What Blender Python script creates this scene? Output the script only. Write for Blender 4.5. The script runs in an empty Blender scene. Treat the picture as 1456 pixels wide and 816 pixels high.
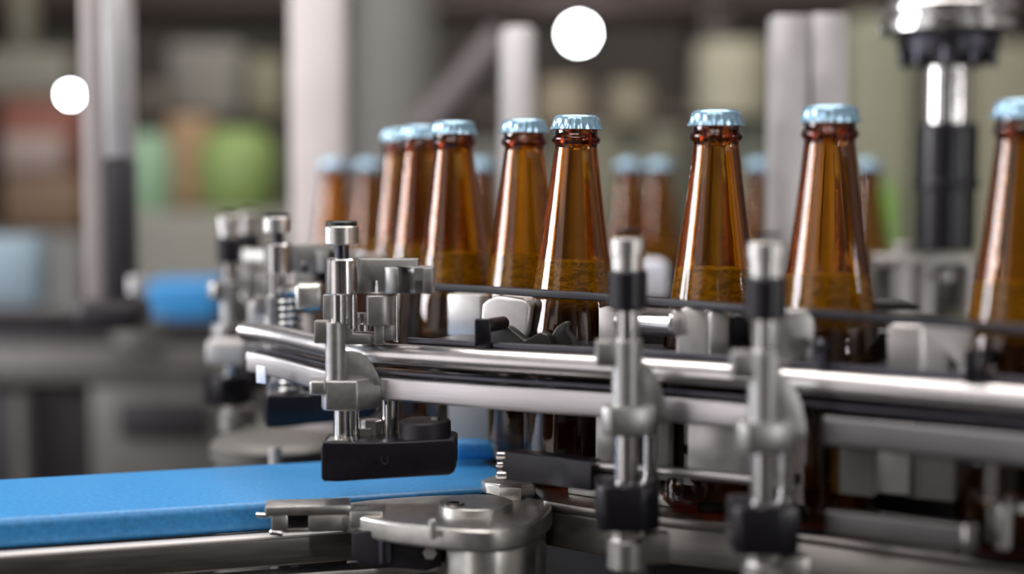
import bpy, bmesh, math, random
from mathutils import Vector, Matrix
random.seed(7)
PI = math.pi
sc = bpy.context.scene
C = sc.collection
# ------------------------------------------------------------------ frame of reference
# millimetres measured from the lens: x right, y away, z up.  The lens is EYE metres above the floor.
EYE = 1.19
F = 2200.0
PITCH = math.atan(158.0 / F)
CP, SP = math.cos(PITCH), math.sin(PITCH)

def U(px, py, Y):
    """point in the hall seen at a pixel of the 1456x816 frame, Y mm away"""
    u = (px - 728.0) / F; v = (408.0 - py) / F
    dx, dy, dz = u, CP + v * SP, -SP + v * CP
    k = Y / dy
    return Vector((dx * k, Y, dz * k))
def UX(px, Y): return (px - 728.0) / F * Y
def UZ(py, Y): return U(728, py, Y).z
def M(p): return Vector((p[0] / 1000.0, p[1] / 1000.0, EYE + p[2] / 1000.0))

# ------------------------------------------------------------------ materials
def new_mat(name):
    m = bpy.data.materials.new(name); m.use_nodes = True
    return m, m.node_tree, m.node_tree.nodes['Principled BSDF']
def metal(name, col, rough, scale=(1, 1, 1), bump=0.0, rvar=0.08, metallic=1.0, nscale=60, cvar=0.12, wear=0.0):
    m, nt, b = new_mat(name)
    b.inputs['Metallic'].default_value = metallic
    tc = nt.nodes.new('ShaderNodeTexCoord'); mp = nt.nodes.new('ShaderNodeMapping')
    mp.inputs['Scale'].default_value = scale
    nz = nt.nodes.new('ShaderNodeTexNoise'); nz.inputs['Scale'].default_value = nscale; nz.inputs['Detail'].default_value = 5
    nt.links.new(tc.outputs['Object'], mp.inputs[0]); nt.links.new(mp.outputs[0], nz.inputs['Vector'])
    mr = nt.nodes.new('ShaderNodeMapRange')
    mr.inputs['To Min'].default_value = max(.02, rough - rvar); mr.inputs['To Max'].default_value = rough + rvar
    nt.links.new(nz.outputs['Fac'], mr.inputs['Value']); nt.links.new(mr.outputs[0], b.inputs['Roughness'])
    cr = nt.nodes.new('ShaderNodeValToRGB')
    cr.color_ramp.elements[0].position = .3; cr.color_ramp.elements[1].position = .7
    cr.color_ramp.elements[0].color = (*[c * (1 - cvar) for c in col], 1)
    cr.color_ramp.elements[1].color = (*[min(1, c * (1 + cvar * .5)) for c in col], 1)
    nt.links.new(nz.outputs['Fac'], cr.inputs['Fac']); nt.links.new(cr.outputs[0], b.inputs['Base Color'])
    if bump:
        bp = nt.nodes.new('ShaderNodeBump'); bp.inputs['Strength'].default_value = bump; bp.inputs['Distance'].default_value = .0004
        nt.links.new(nz.outputs['Fac'], bp.inputs['Height']); nt.links.new(bp.outputs[0], b.inputs['Normal'])
    return m
def plastic(name, col, rough, nscale=40, bump=0.05, cvar=.15, spec=.5, rvar=.06, dist=.0005):
    m = metal(name, col, rough, nscale=nscale, bump=bump, metallic=0.0, cvar=cvar, rvar=rvar)
    m.node_tree.nodes['Principled BSDF'].inputs['Specular IOR Level'].default_value = spec
    return m
def emit(name, col, s):
    m, nt, b = new_mat(name)
    b.inputs['Base Color'].default_value = (.8, .8, .8, 1)
    b.inputs['Emission Color'].default_value = (*col, 1); b.inputs['Emission Strength'].default_value = s
    return m

MT = {}
MT['tube'] = metal('satin_steel_tube', (.68, .65, .65), .30, bump=.0, nscale=200, rvar=.03, cvar=.05)
MT['bar'] = metal('brushed_steel_bar', (.66, .63, .645), .36, scale=(1, 1, 30), bump=.10, nscale=40, rvar=.05)
MT['bardark'] = metal('darkened_steel_bar', (.22, .21, .215), .42, nscale=60, rvar=.04, cvar=.05)  # steel tone darkened in place of shade on the right rail bar
MT['polish'] = metal('polished_steel', (.64, .62, .61), .20, nscale=90, rvar=.04)
MT['turned'] = metal('turned_steel', (.55, .53, .51), .36, scale=(1, 1, 12), nscale=120, rvar=.06, bump=.05)
MT['cast'] = metal('bead_blasted_steel', (.47, .46, .45), .42, nscale=260, bump=.12, rvar=.05)
MT['castlt'] = metal('cast_bracket_steel', (.62, .60, .57), .36, nscale=120, bump=.10, rvar=.07, cvar=.15)
MT['satin'] = metal('satin_pale_steel', (.78, .75, .73), .40, nscale=80, bump=.04, rvar=.05, metallic=.55)
MT['pale'] = plastic('pale_sheen_plastic', (.85, .80, .76), .45, nscale=30, bump=.02, cvar=.06)
MT['dullpad'] = plastic('dull_pad_plastic', (.26, .25, .235), .45, nscale=30, bump=.02, cvar=.1)
MT['guide'] = plastic('dark_guide_plastic', (.02, .019, .025), .42, nscale=90, bump=.05, spec=.3)
MT['sheet'] = metal('machine_sheet_steel', (.31, .29, .27), .32, scale=(1, 1, 14), nscale=30, bump=.05, rvar=.07)
MT['darksteel'] = metal('dark_anodised_steel', (.085, .083, .10), .32, nscale=160, bump=.05, rvar=.06)
MT['black'] = plastic('black_plastic', (.009, .008, .012), .30, nscale=240, bump=.06, spec=.4)
MT['blackmat'] = plastic('matt_black_plastic', (.016, .014, .018), .5, nscale=200, bump=.08)
MT['rubber'] = plastic('dark_rubber', (.02, .019, .018), .38, nscale=70, bump=.3)
MT['label'] = plastic('white_label', (.75, .77, .85), .4)
MT['beltblue'] = plastic('blue_belt', (.04, .25, .56), .42, nscale=330, bump=.35, cvar=.22, spec=.45)
MT['floor'] = plastic('grey_hall_floor', (.035, .032, .03), .5, nscale=3, bump=.02)
MT['wall'] = plastic('hall_wall', (.12, .105, .09), .8, nscale=1.2, bump=0.0, cvar=.5)
MT['frame'] = metal('painted_frame', (.15, .14, .13), .45, nscale=20, metallic=.3)
MT['framedk'] = plastic('dark_machine_paint', (.022, .018, .022), .5, nscale=20)
MT['column'] = plastic('pale_column_paint', (.42, .375, .365), .5, nscale=6, bump=0)
MT['columngrey'] = plastic('grey_column_paint', (.17, .16, .15), .5, nscale=6, bump=0)
MT['alu'] = metal('aluminium_profile', (.60, .58, .58), .42, nscale=30, metallic=.6)

def cap_mat():
    m, nt, b = new_mat('blue_lacquered_tinplate')
    b.inputs['Base Color'].default_value = (.33, .53, .68, 1)
    b.inputs['Metallic'].default_value = .55; b.inputs['Roughness'].default_value = .27
    b.inputs['Coat Weight'].default_value = .5; b.inputs['Coat Roughness'].default_value = .12
    tc = nt.nodes.new('ShaderNodeTexCoord'); nz = nt.nodes.new('ShaderNodeTexNoise'); nz.inputs['Scale'].default_value = 300
    bp = nt.nodes.new('ShaderNodeBump'); bp.inputs['Strength'].default_value = .08; bp.inputs['Distance'].default_value = .0003
    nt.links.new(tc.outputs['Object'], nz.inputs['Vector']); nt.links.new(nz.outputs['Fac'], bp.inputs['Height']); nt.links.new(bp.outputs[0], b.inputs['Normal'])
    return m
MT['cap'] = cap_mat()
def glass_mat():
    m, nt, b = new_mat('amber_glass')
    b.inputs['Base Color'].default_value = (.97, .95, .90, 1)
    b.inputs['Transmission Weight'].default_value = 1.0; b.inputs['Roughness'].default_value = 0.0; b.inputs['IOR'].default_value = 1.5
    tc = nt.nodes.new('ShaderNodeTexCoord'); mp = nt.nodes.new('ShaderNodeMapping'); mp.inputs['Scale'].default_value = (1, 1, .12)
    nz = nt.nodes.new('ShaderNodeTexNoise'); nz.inputs['Scale'].default_value = 70; nz.inputs['Detail'].default_value = 2
    bp = nt.nodes.new('ShaderNodeBump'); bp.inputs['Strength'].default_value = .15; bp.inputs['Distance'].default_value = .0008
    nt.links.new(tc.outputs['Object'], mp.inputs[0]); nt.links.new(mp.outputs[0], nz.inputs['Vector'])
    nt.links.new(nz.outputs['Fac'], bp.inputs['Height'])
    nt.links.new(bp.outputs[0], b.inputs['Normal'])
    va = nt.nodes.new('ShaderNodeVolumeAbsorption'); va.inputs['Color'].default_value = (.895, .705, 0.0, 1); va.inputs['Density'].default_value = 1120
    out = [n for n in nt.nodes if n.type == 'OUTPUT_MATERIAL'][0]; nt.links.new(va.outputs[0], out.inputs['Volume'])
    return m
MT['glass'] = glass_mat()
def beer_mat():
    m, nt, b = new_mat('beer_foam_and_glints')
    N = nt.nodes.new; L = nt.links.new
    out = [n for n in nt.nodes if n.type == 'OUTPUT_MATERIAL'][0]
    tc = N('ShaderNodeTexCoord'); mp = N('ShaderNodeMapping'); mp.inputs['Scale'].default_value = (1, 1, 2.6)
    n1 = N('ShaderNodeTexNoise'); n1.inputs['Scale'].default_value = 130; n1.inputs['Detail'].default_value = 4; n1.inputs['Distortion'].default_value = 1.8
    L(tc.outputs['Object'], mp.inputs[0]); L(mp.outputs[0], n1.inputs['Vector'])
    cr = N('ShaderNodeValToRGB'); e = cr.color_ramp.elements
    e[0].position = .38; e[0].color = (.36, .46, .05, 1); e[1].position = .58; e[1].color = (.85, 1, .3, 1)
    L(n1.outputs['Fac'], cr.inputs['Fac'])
    # foam and golden lensed glints, painted in colour near the beer surface (object z of the fill line = 0)
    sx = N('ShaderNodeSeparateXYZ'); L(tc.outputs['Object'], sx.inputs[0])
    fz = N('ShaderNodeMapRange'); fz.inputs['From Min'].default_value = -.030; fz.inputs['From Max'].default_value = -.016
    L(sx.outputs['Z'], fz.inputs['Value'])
    b.inputs['Base Color'].default_value = (.20, .13, .012, 1); b.inputs['Transmission Weight'].default_value = 1; b.inputs['IOR'].default_value = 1.34
    b.inputs['Roughness'].default_value = .02
    bp = N('ShaderNodeBump'); bp.inputs['Strength'].default_value = .5; bp.inputs['Distance'].default_value = .002
    L(n1.outputs['Fac'], bp.inputs['Height']); L(bp.outputs[0], b.inputs['Normal'])
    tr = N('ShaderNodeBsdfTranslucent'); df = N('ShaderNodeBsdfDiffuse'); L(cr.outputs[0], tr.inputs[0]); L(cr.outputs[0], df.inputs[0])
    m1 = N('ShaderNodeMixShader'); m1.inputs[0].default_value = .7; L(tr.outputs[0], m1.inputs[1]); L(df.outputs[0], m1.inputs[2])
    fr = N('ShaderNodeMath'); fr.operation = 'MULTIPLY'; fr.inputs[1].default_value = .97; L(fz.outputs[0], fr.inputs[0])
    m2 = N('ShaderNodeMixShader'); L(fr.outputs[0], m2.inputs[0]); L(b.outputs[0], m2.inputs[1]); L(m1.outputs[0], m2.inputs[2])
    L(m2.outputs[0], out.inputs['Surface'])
    return m
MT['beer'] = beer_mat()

# ------------------------------------------------------------------ mesh building
class MB:
    def __init__(s): s.bm = bmesh.new()
    def _merge(s, b, bev=0, seg=2, ang=30):
        if bev > 0:
            b.normal_update()
            es = [e for e in b.edges if len(e.link_faces) == 2 and e.calc_face_angle(0) > math.radians(ang)]
            if es: bmesh.ops.bevel(b, geom=es, offset=bev, segments=seg, profile=.5, affect='EDGES', clamp_overlap=True)
        me = bpy.data.meshes.new('t'); b.to_mesh(me); b.free(); s.bm.from_mesh(me); bpy.data.meshes.remove(me)
        return s
    def prism(s, poly, z0, z1, bev=0, seg=2):
        b = bmesh.new()
        lo = [b.verts.new((x, y, z0)) for x, y in poly]; hi = [b.verts.new((x, y, z1)) for x, y in poly]
        n = len(poly)
        b.faces.new(lo[::-1]); b.faces.new(hi)
        for i in range(n): b.faces.new((lo[i], lo[(i + 1) % n], hi[(i + 1) % n], hi[i]))
        bmesh.ops.recalc_face_normals(b, faces=b.faces[:])
        return s._merge(b, bev, seg)
    def box(s, x0, x1, y0, y1, z0, z1, bev=0, seg=2):
        return s.prism([(x0, y0), (x1, y0), (x1, y1), (x0, y1)], z0, z1, bev, seg)
    def obox(s, cx, cy, w, d, z0, z1, ang=0, bev=0, seg=2):
        c, t = math.cos(ang), math.sin(ang)
        pts = [(cx + a * c - b * t, cy + a * t + b * c) for a, b in ((-w / 2, -d / 2), (w / 2, -d / 2), (w / 2, d / 2), (-w / 2, d / 2))]
        return s.prism(pts, z0, z1, bev, seg)
    def pb(s, px0, px1, py0, py1, Y, depth, bev=0, ang=0, seg=2):
        """block whose front face is seen at these pixels when standing Y mm away; turned by ang about its front centre"""
        a = U(px0, py1, Y); c = U(px1, py0, Y)
        z0, z1 = U(728, py1, Y).z, U(728, py0, Y).z
        cx = (a.x + c.x) / 2; w = (c.x - a.x) / max(.2, math.cos(ang))
        ox, oy = -math.sin(ang) * depth / 2, math.cos(ang) * depth / 2
        return s.obox(cx + ox, Y + oy, w, depth, z0, z1, ang, bev, seg)
    def sil(s, pts, Y, depth, bev=0, seg=2, slope=0):
        """plate with a shaped outline; front face stands Y mm away, slope = change of distance per mm to the right"""
        P = [U(x, y, Y) for x, y in pts]
        x0 = sum(p.x for p in P) / len(P)
        b = bmesh.new()
        nx, ny = -slope, 1.0; l = math.hypot(nx, ny); nx, ny = nx / l * depth, ny / l * depth
        f = [b.verts.new((p.x, Y + (p.x - x0) * slope, p.z)) for p in P]
        k = [b.verts.new((p.x + nx, Y + (p.x - x0) * slope + ny, p.z)) for p in P]
        n = len(P); b.faces.new(f); b.faces.new(k[::-1])
        for i in range(n): b.faces.new((f[i], f[(i + 1) % n], k[(i + 1) % n], k[i]))
        bmesh.ops.recalc_face_normals(b, faces=b.faces[:])
        return s._merge(b, bev, seg)
    def lathe(s, x, y, prof, n=48, rad=None):
        """prof: (r, z) list; closed caps when r==0 at ends"""
        b = bmesh.new(); rings = []
        for r, z in prof:
            if r < 1e-6: rings.append([b.verts.new((x, y, z))])
            else: rings.append([b.verts.new((x + (rad(r, z, 2 * PI * i / n) if rad else r) * math.cos(2 * PI * i / n), y + (rad(r, z, 2 * PI * i / n) if rad else r) * math.sin(2 * PI * i / n), z)) for i in range(n)])
        for A, B in zip(rings[:-1], rings[1:]):
            if len(A) == 1 and len(B) == 1: continue
            for i in range(n):
                j = (i + 1) % n
                if len(A) == 1: b.faces.new((A[0], B[i], B[j]))
                elif len(B) == 1: b.faces.new((A[i], B[0], A[j]))
                else: b.faces.new((A[i], B[i], B[j], A[j]))
        bmesh.ops.recalc_face_normals(b, faces=b.faces[:])
        return s._merge(b)
    def cyl(s, x, y, z0, z1, r, n=40, ch=.6):
        ch = min(ch, r * .3, (z1 - z0) * .3)
        return s.lathe(x, y, [(0, z0), (r - ch, z0), (r, z0 + ch), (r, z1 - ch), (r - ch, z1), (0, z1)], n)
    def pcyl(s, px0, px1, py0, py1, Y, n=40, ch=.6, dy=0):
        r = (px1 - px0) / 2 / F * Y
        return s.cyl(UX((px0 + px1) / 2, Y), Y + dy, UZ(py1, Y), UZ(py0, Y), r, n, ch)
    def rod(s, p0, p1, r, n=28, ch=.5):
        p0, p1 = Vector(p0), Vector(p1); d = p1 - p0; L = d.length; ch = min(ch, r * .3)
        b = bmesh.new(); rings = []
        for rr, z in [(0, 0), (r - ch, 0), (r, ch), (r, L - ch), (r - ch, L), (0, L)]:
            rings.append([b.verts.new((0, 0, z))] if rr == 0 else [b.verts.new((rr * math.cos(2 * PI * i / n), rr * math.sin(2 * PI * i / n), z)) for i in range(n)])
        for A, B in zip(rings[:-1], rings[1:]):
            for i in range(n):
                j = (i + 1) % n
                if len(A) == 1: b.faces.new((A[0], B[i], B[j]))
                elif len(B) == 1: b.faces.new((A[i], B[0], A[j]))
                else: b.faces.new((A[i], B[i], B[j], A[j]))
        bmesh.ops.recalc_face_normals(b, faces=b.faces[:])
        q = Vector((0, 0, 1)).rotation_difference(d.normalized()).to_matrix().to_4x4()
        bmesh.ops.transform(b, matrix=Matrix.Translation(p0) @ q, verts=b.verts[:])
        return s._merge(b)
    def sweep(s, path, prof, zc=0):
        """horizontal path [(x,y)], closed section [(n,z)], n measured away from the lens side"""
        b = bmesh.new(); rings = []
        m = len(path)
        for i, p in enumerate(path):
            a = Vector(path[max(0, i - 1)]); c = Vector(path[min(m - 1, i + 1)])
            t = (c - a).normalized(); nx, ny = -t.y, t.x
            if ny < 0: nx, ny = -nx, -ny
            rings.append([b.verts.new((p[0] + nx * n, p[1] + ny * n, zc + z)) for n, z in prof])
        k = len(prof)
        for A, B in zip(rings[:-1], rings[1:]):
            for i in range(k): b.faces.new((A[i], A[(i + 1) % k], B[(i + 1) % k], B[i]))
        b.faces.new(rings[0]); b.faces.new(rings[-1][::-1])
        bmesh.ops.recalc_face_normals(b, faces=b.faces[:])
        return s._merge(b)
    def build(s, name, mat, parent=None, origin=None, sharp=35):
        bm = s.bm
        bm.verts.ensure_lookup_table()
        vs = [v.co for v in bm.verts]
        if parent is not None: o0 = Vector(parent['_o'])
        elif origin is not None: o0 = Vector(origin)
        else:
            xs = [v.x for v in vs]; ys = [v.y for v in vs]; zs = [v.z for v in vs]
            o0 = Vector(((min(xs) + max(xs)) / 2, (min(ys) + max(ys)) / 2, min(zs)))
        off = Vector((0, 0, 0))
        if parent is not None and origin is not None:
            off = Vector(origin) - o0
        base = o0 + off
        for v in bm.verts: v.co = (v.co - base) / 1000.0
        me = bpy.data.meshes.new(name); bm.to_mesh(me); bm.free()
        for p in me.polygons: p.use_smooth = True
        me.set_sharp_from_angle(angle=math.radians(sharp))
        me.materials.append(MT[mat] if isinstance(mat, str) else mat)
        o = bpy.data.objects.new(name, me); C.objects.link(o)
        if parent is None: o.location = M(o0)
        else:
            o.parent = parent; o.location = off / 1000.0
        o['_o'] = tuple(base)
        return o
def tag(o, label, cat, group=None, kind=None):
    o['label'] = label; o['category'] = cat
    if group: o['group'] = group
    if kind: o['kind'] = kind
    return o
def thing(name, label, cat, loc, group=None):
    o = bpy.data.objects.new(name, None); C.objects.link(o); o.empty_display_size = .02
    o.location = M(loc); o['_o'] = tuple(loc)
    return tag(o, label, cat, group)
def dup(root, dx, dy, dz, label, group=None, rot=0):
    r = root.copy(); C.objects.link(r); r.location = root.location + Vector((dx, dy, dz)) / 1000.0
    r.rotation_euler = (root.rotation_euler.x, root.rotation_euler.y, root.rotation_euler.z + rot)
    r['label'] = label
    if group: r['group'] = group
    for ch in list(root.children):
        c = ch.copy(); C.objects.link(c); c.parent = r
        for g in list(ch.children):
            d = g.copy(); C.objects.link(d); d.parent = c
    return r
def spline(pts, n=12):
    out = []
    P = [Vector(p) for p in pts]
    for i in range(len(P) - 1):
        p0 = P[max(0, i - 1)]; p1 = P[i]; p2 = P[i + 1]; p3 = P[min(len(P) - 1, i + 2)]
        for k in range(n):
            t = k / n
            out.append(tuple(.5 * ((2 * p1) + (-p0 + p2) * t + (2 * p0 - 5 * p1 + 4 * p2 - p3) * t * t + (-p0 + 3 * p1 - 3 * p2 + p3) * t ** 3)))
    out.append(tuple(P[-1])); return out
def offset(path, d):
    out = []
    for i, p in enumerate(path):
        a = Vector(path[max(0, i - 1)]); c = Vector(path[min(len(path) - 1, i + 1)]); t = (c - a).normalized()
        nx, ny = -t.y, t.x
        if ny < 0: nx, ny = -nx, -ny
        out.append((p[0] + nx * d, p[1] + ny * d))
    return out
def rrect(n0, n1, z0, z1, r, k=4):
    pts = []
    for cx, cz, a0 in ((n1 - r, z1 - r, 0), (n0 + r, z1 - r, 90), (n0 + r, z0 + r, 180), (n1 - r, z0 + r, 270)):
        for i in range(k + 1):
            a = math.radians(a0 + 90 * i / k); pts.append((cx + r * math.cos(a), cz + r * math.sin(a)))
    return pts
def circ(n, z, r, k=24): return [(n + r * math.cos(2 * PI * i / k), z + r * math.sin(2 * PI * i / k)) for i in range(k)]
def arc(cx, cy, r, a0, a1, k=10):
    return [(cx + r * math.cos(math.radians(a0 + (a1 - a0) * i / k)), cy + r * math.sin(math.radians(a0 + (a1 - a0) * i / k))) for i in range(k + 1)]

# ------------------------------------------------------------------ rails and guides
HR = 98.0
rp = [(335, 458), (362, 462), (395, 468), (445, 479), (487, 487), (560, 491.5), (680, 499), (860, 509), (1020, 519), (1178, 532), (1400, 549), (1500, 557), (1750, 577)]
RAIL = spline([(UX(px, HR * F / (py - 250)), HR * F / (py - 250)) for px, py in rp], 8)
def near(path, X):
    return min(path, key=lambda p: abs(p[0] - X))
def railY(px):
    best = min(RAIL, key=lambda p: abs((p[0] / p[1]) - (px - 728) / F)); return best[1]
TILT = lambda X: None

tag(MB().sweep(RAIL, circ(6.5, -104.5, 6.6)).build('guide_rail', 'tube'),
    'round satin steel guide rail curving past the bottles, upper of the two', 'rail')
t = thing('guide_rail', 'flat brushed steel guide bar running just below the round rail', 'rail', (0, 850, -131))
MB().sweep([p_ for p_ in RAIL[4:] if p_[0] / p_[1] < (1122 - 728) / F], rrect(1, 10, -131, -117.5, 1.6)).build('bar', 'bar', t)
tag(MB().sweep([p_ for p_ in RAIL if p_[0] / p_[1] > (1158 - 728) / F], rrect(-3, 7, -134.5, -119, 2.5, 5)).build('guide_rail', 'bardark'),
    'lower guide bar, painted darker for shade, starting right of the nearest post, cut off by the right edge', 'rail')
p = near(RAIL, -170)
tt = MB(); tt.pb(363, 378, 520.5, 545, 975, 1.2, .3, -.75); st = tt.build('sticker', 'label', t); st['label'] = 'small white sticker'
tag(MB().sweep(RAIL[4:], rrect(2, 14, -116.0, -113.4, .6)).build('spacer_strip', 'darksteel'),
    'thin dark steel strip in the gap between the round rail and the flat bar', 'strip')

HG = 68.4
gp = [(608, 402), (700, 407), (780, 412.2), (860, 417), (960, 425), (1060, 433), (1180, 441), (1310, 449.5), (1400, 457), (1500, 465), (1700, 482)]
GUIDE = spline([(UX(px, HG * F / (py - 250)), HG * F / (py - 250)) for px, py in gp], 8)
t = thing('bottle_guide', 'thin dark strip guide holding the necks of the bottles from the front', 'guide', (60, 900, -73.5))
MB().sweep(GUIDE, rrect(-2.5, 1.8, -HG - 4.6, -HG, .8)).build('strip', 'guide', t)
MB().sil([(1182, 429), (1290, 430), (1304, 433), (1310, 438), (1300, 441), (1182, 441)], 820, 30, .8).build('end_plate', 'blackmat', t)

# black transfer tray just behind the round rail
tp = [p for p in RAIL if p[0] > UX(552, 905)]
TR = offset(tp, 14)
t = thing('transfer_tray', 'shallow black tray with a raised front lip behind the round rail', 'tray', (0, 870, -100))
MB().sweep(TR, rrect(0, 62, -100, -98.2, .6)).build('tray_floor', 'darksteel', t)
MB().sweep(TR, rrect(0, 3, -98.2, -94.8, .9)).build('front_lip', 'darksteel', t)

# ------------------------------------------------------------------ bottles
def bottle_profiles():
    out = [(0, -227.6), (22, -227.6), (26.5, -226.8), (29.3, -223.5), (30, -219), (30, -150), (29.6, -141), (28.5, -131), (27.0, -120), (25.4, -110),
           (23.5, -98), (20.9, -80), (18.2, -60), (15.6, -40), (13.4, -22), (12.9, -19.2), (13.5, -18.0), (14.9, -16.6), (15.2, -15.2), (14.5, -13.6), (13.5, -12.6), (13.4, -10), (13.2, -4), (12.4, -2.6), (10.2, -2.6)]
    inn = [(9.6, -4), (10.2, -16), (10.9, -22), (13.3, -40), (15.9, -60), (18.6, -80), (21.2, -98), (23.1, -110), (24.7, -120), (26.2, -131), (27.3, -141), (27.7, -150), (27.7, -218), (25, -222.5), (0, -221)]
    return out, inn
def dense(prof, closed_dip=False):
    P = []
    for i in range(len(prof) - 1):
        a, b = prof[i], prof[i + 1]; d = abs(a[1] - b[1]); k = max(1, int(d / 9))
        for j in range(k): P.append((a[0] + (b[0] - a[0]) * j / k, a[1] + (b[1] - a[1]) * j / k))
    P.append(prof[-1]); return P
def inner_r(z):
    pts = [(9.6, -4), (10.2, -16), (10.9, -22), (13.3, -40), (15.9, -60), (18.6, -80), (21.2, -98), (23.1, -110), (24.7, -120), (26.2, -131), (27.3, -141), (27.7, -150), (27.7, -218)]
    for a, b in zip(pts[:-1], pts[1:]):
        if a[1] >= z >= b[1]: return a[0] + (b[0] - a[0]) * (z - a[1]) / (b[1] - a[1])
    return 27
CAPZ = 37.6
def cap_mb(x, y, zt):
    pr = [(0, 0), (6, -.05), (10.5, -.25), (12.2, -.8), (13.2, -1.8), (13.8, -3.2), (14.2, -5.2), (14.9, -7.4), (15.7, -8.7), (15.9, -9.2), (15.5, -9.2), (14.2, -7.4), (13.4, -5), (13.4, -3), (0, -2.4)]
    def rad(r, z, a):
        k = max(0, min(1, (zt - z - 1.6) / 6.5))
        if r < 11: return r
        return r * (1 - .075 * k * (.5 - .5 * math.cos(21 * a)) ** .8)
    return MB().lathe(x, y, [(r * 1.045, z + zt) for r, z in pr], n=168, rad=rad)
BG = 'capped amber bottles riding along the near line'
BASEZ = CAPZ - 227.6
def make_bottle(label, fill, group):
    t = thing('beer_bottle', label, 'bottle', (0, 0, BASEZ), group)
    o, i = bottle_profiles()
    prof = dense(o) + dense(i)
    MB().lathe(0, 0, [(r, z + CAPZ) for r, z in prof], n=72).build('glass', 'glass', t, sharp=80)
    # beer: hugs the inside of the glass
    zs = [-218, -200, -180, -165, -150, -141, -131, -120, -110, -104, -98, -94]
    lp = [(0, -220.5), (24.6, -221.5)] + [(inner_r(z) + .12, z) for z in zs if z < fill] + [(inner_r(fill) + .12, fill), (inner_r(fill) - 1.6, fill - .5), (0, fill - .6)]
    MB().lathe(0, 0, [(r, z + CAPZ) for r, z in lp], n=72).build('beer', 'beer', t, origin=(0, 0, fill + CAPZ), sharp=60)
    cap_mb(0, 0, CAPZ).build('crown_cap', 'cap', t, sharp=50)
    return t
def place(o, x, y, rz, leanx=0, z=BASEZ):
    o.location = M((x, y, z)); o.rotation_euler = (0, math.radians(leanx), rz)
bots = [  # cap centre px, distance, lean, label
    (820.0, 956, .9, 'sharply focused amber bottle between the two middle posts, front one of the touching pair'),
    (754.0, 1025, .9, 'amber bottle half hidden behind the left shoulder of the sharply focused one'),
    (645.5, 1062, 0, 'nearest of the three overlapping amber bottles left of centre'),
    (599.0, 1154, 0, 'middle of the three overlapping amber bottles left of centre'),
    (570.0, 1244, 0, 'farthest and leftmost of the three overlapping amber bottles, mostly a pale streak'),
    (1017.5, 885, .2, 'amber bottle standing alone between the two blurred posts'),
    (1178.0, 828, 0, 'amber bottle in front of the pale double profile post'),
    (1453.0, 765, 0, 'amber bottle cut off by the right edge of the picture'),
]
protos = []
for k, (px, Y, lean, lab) in enumerate(bots):
    if k == 0:
        o = make_bottle(lab, -90.0, BG); first = o
    else:
        o = dup(first, 0, 0, 0, lab, BG)
    place(o, UX(px, Y) - math.sin(math.radians(-lean)) * 0, Y, k * 1.3 + .4, lean)
    if lean: o.location.x -= math.tan(math.radians(lean)) * .22
    o['_o'] = (0, 0, 0)
BG2 = 'capped amber bottles on the far side of the machine'
back = [
    (476, 1640, 'far blurred amber bottle just right of the thick pale column, left of its pair'),
    (526, 1700, 'far blurred amber bottle left of the three overlapping ones, right of its pair'),
    (684, 1700, 'far blurred bottle peeping between the groups of near bottles left of centre'),
    (894, 1680, 'far blurred amber bottle right of the sharp one, left of its pair'),
    (937, 1740, 'far blurred amber bottle with a bright glint on its cap, right of its pair'),
    (1078, 1720, 'far blurred bottle in front of the double profile post'),
    (1232, 1700, 'far blurred bottle behind the right shoulder of the bottle before the double profile'),
]
for px, Y, lab in back:
    o = dup(first, 0, 0, 0, lab, BG2); place(o, UX(px, Y), Y, px, 0, BASEZ - 20)

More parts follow.
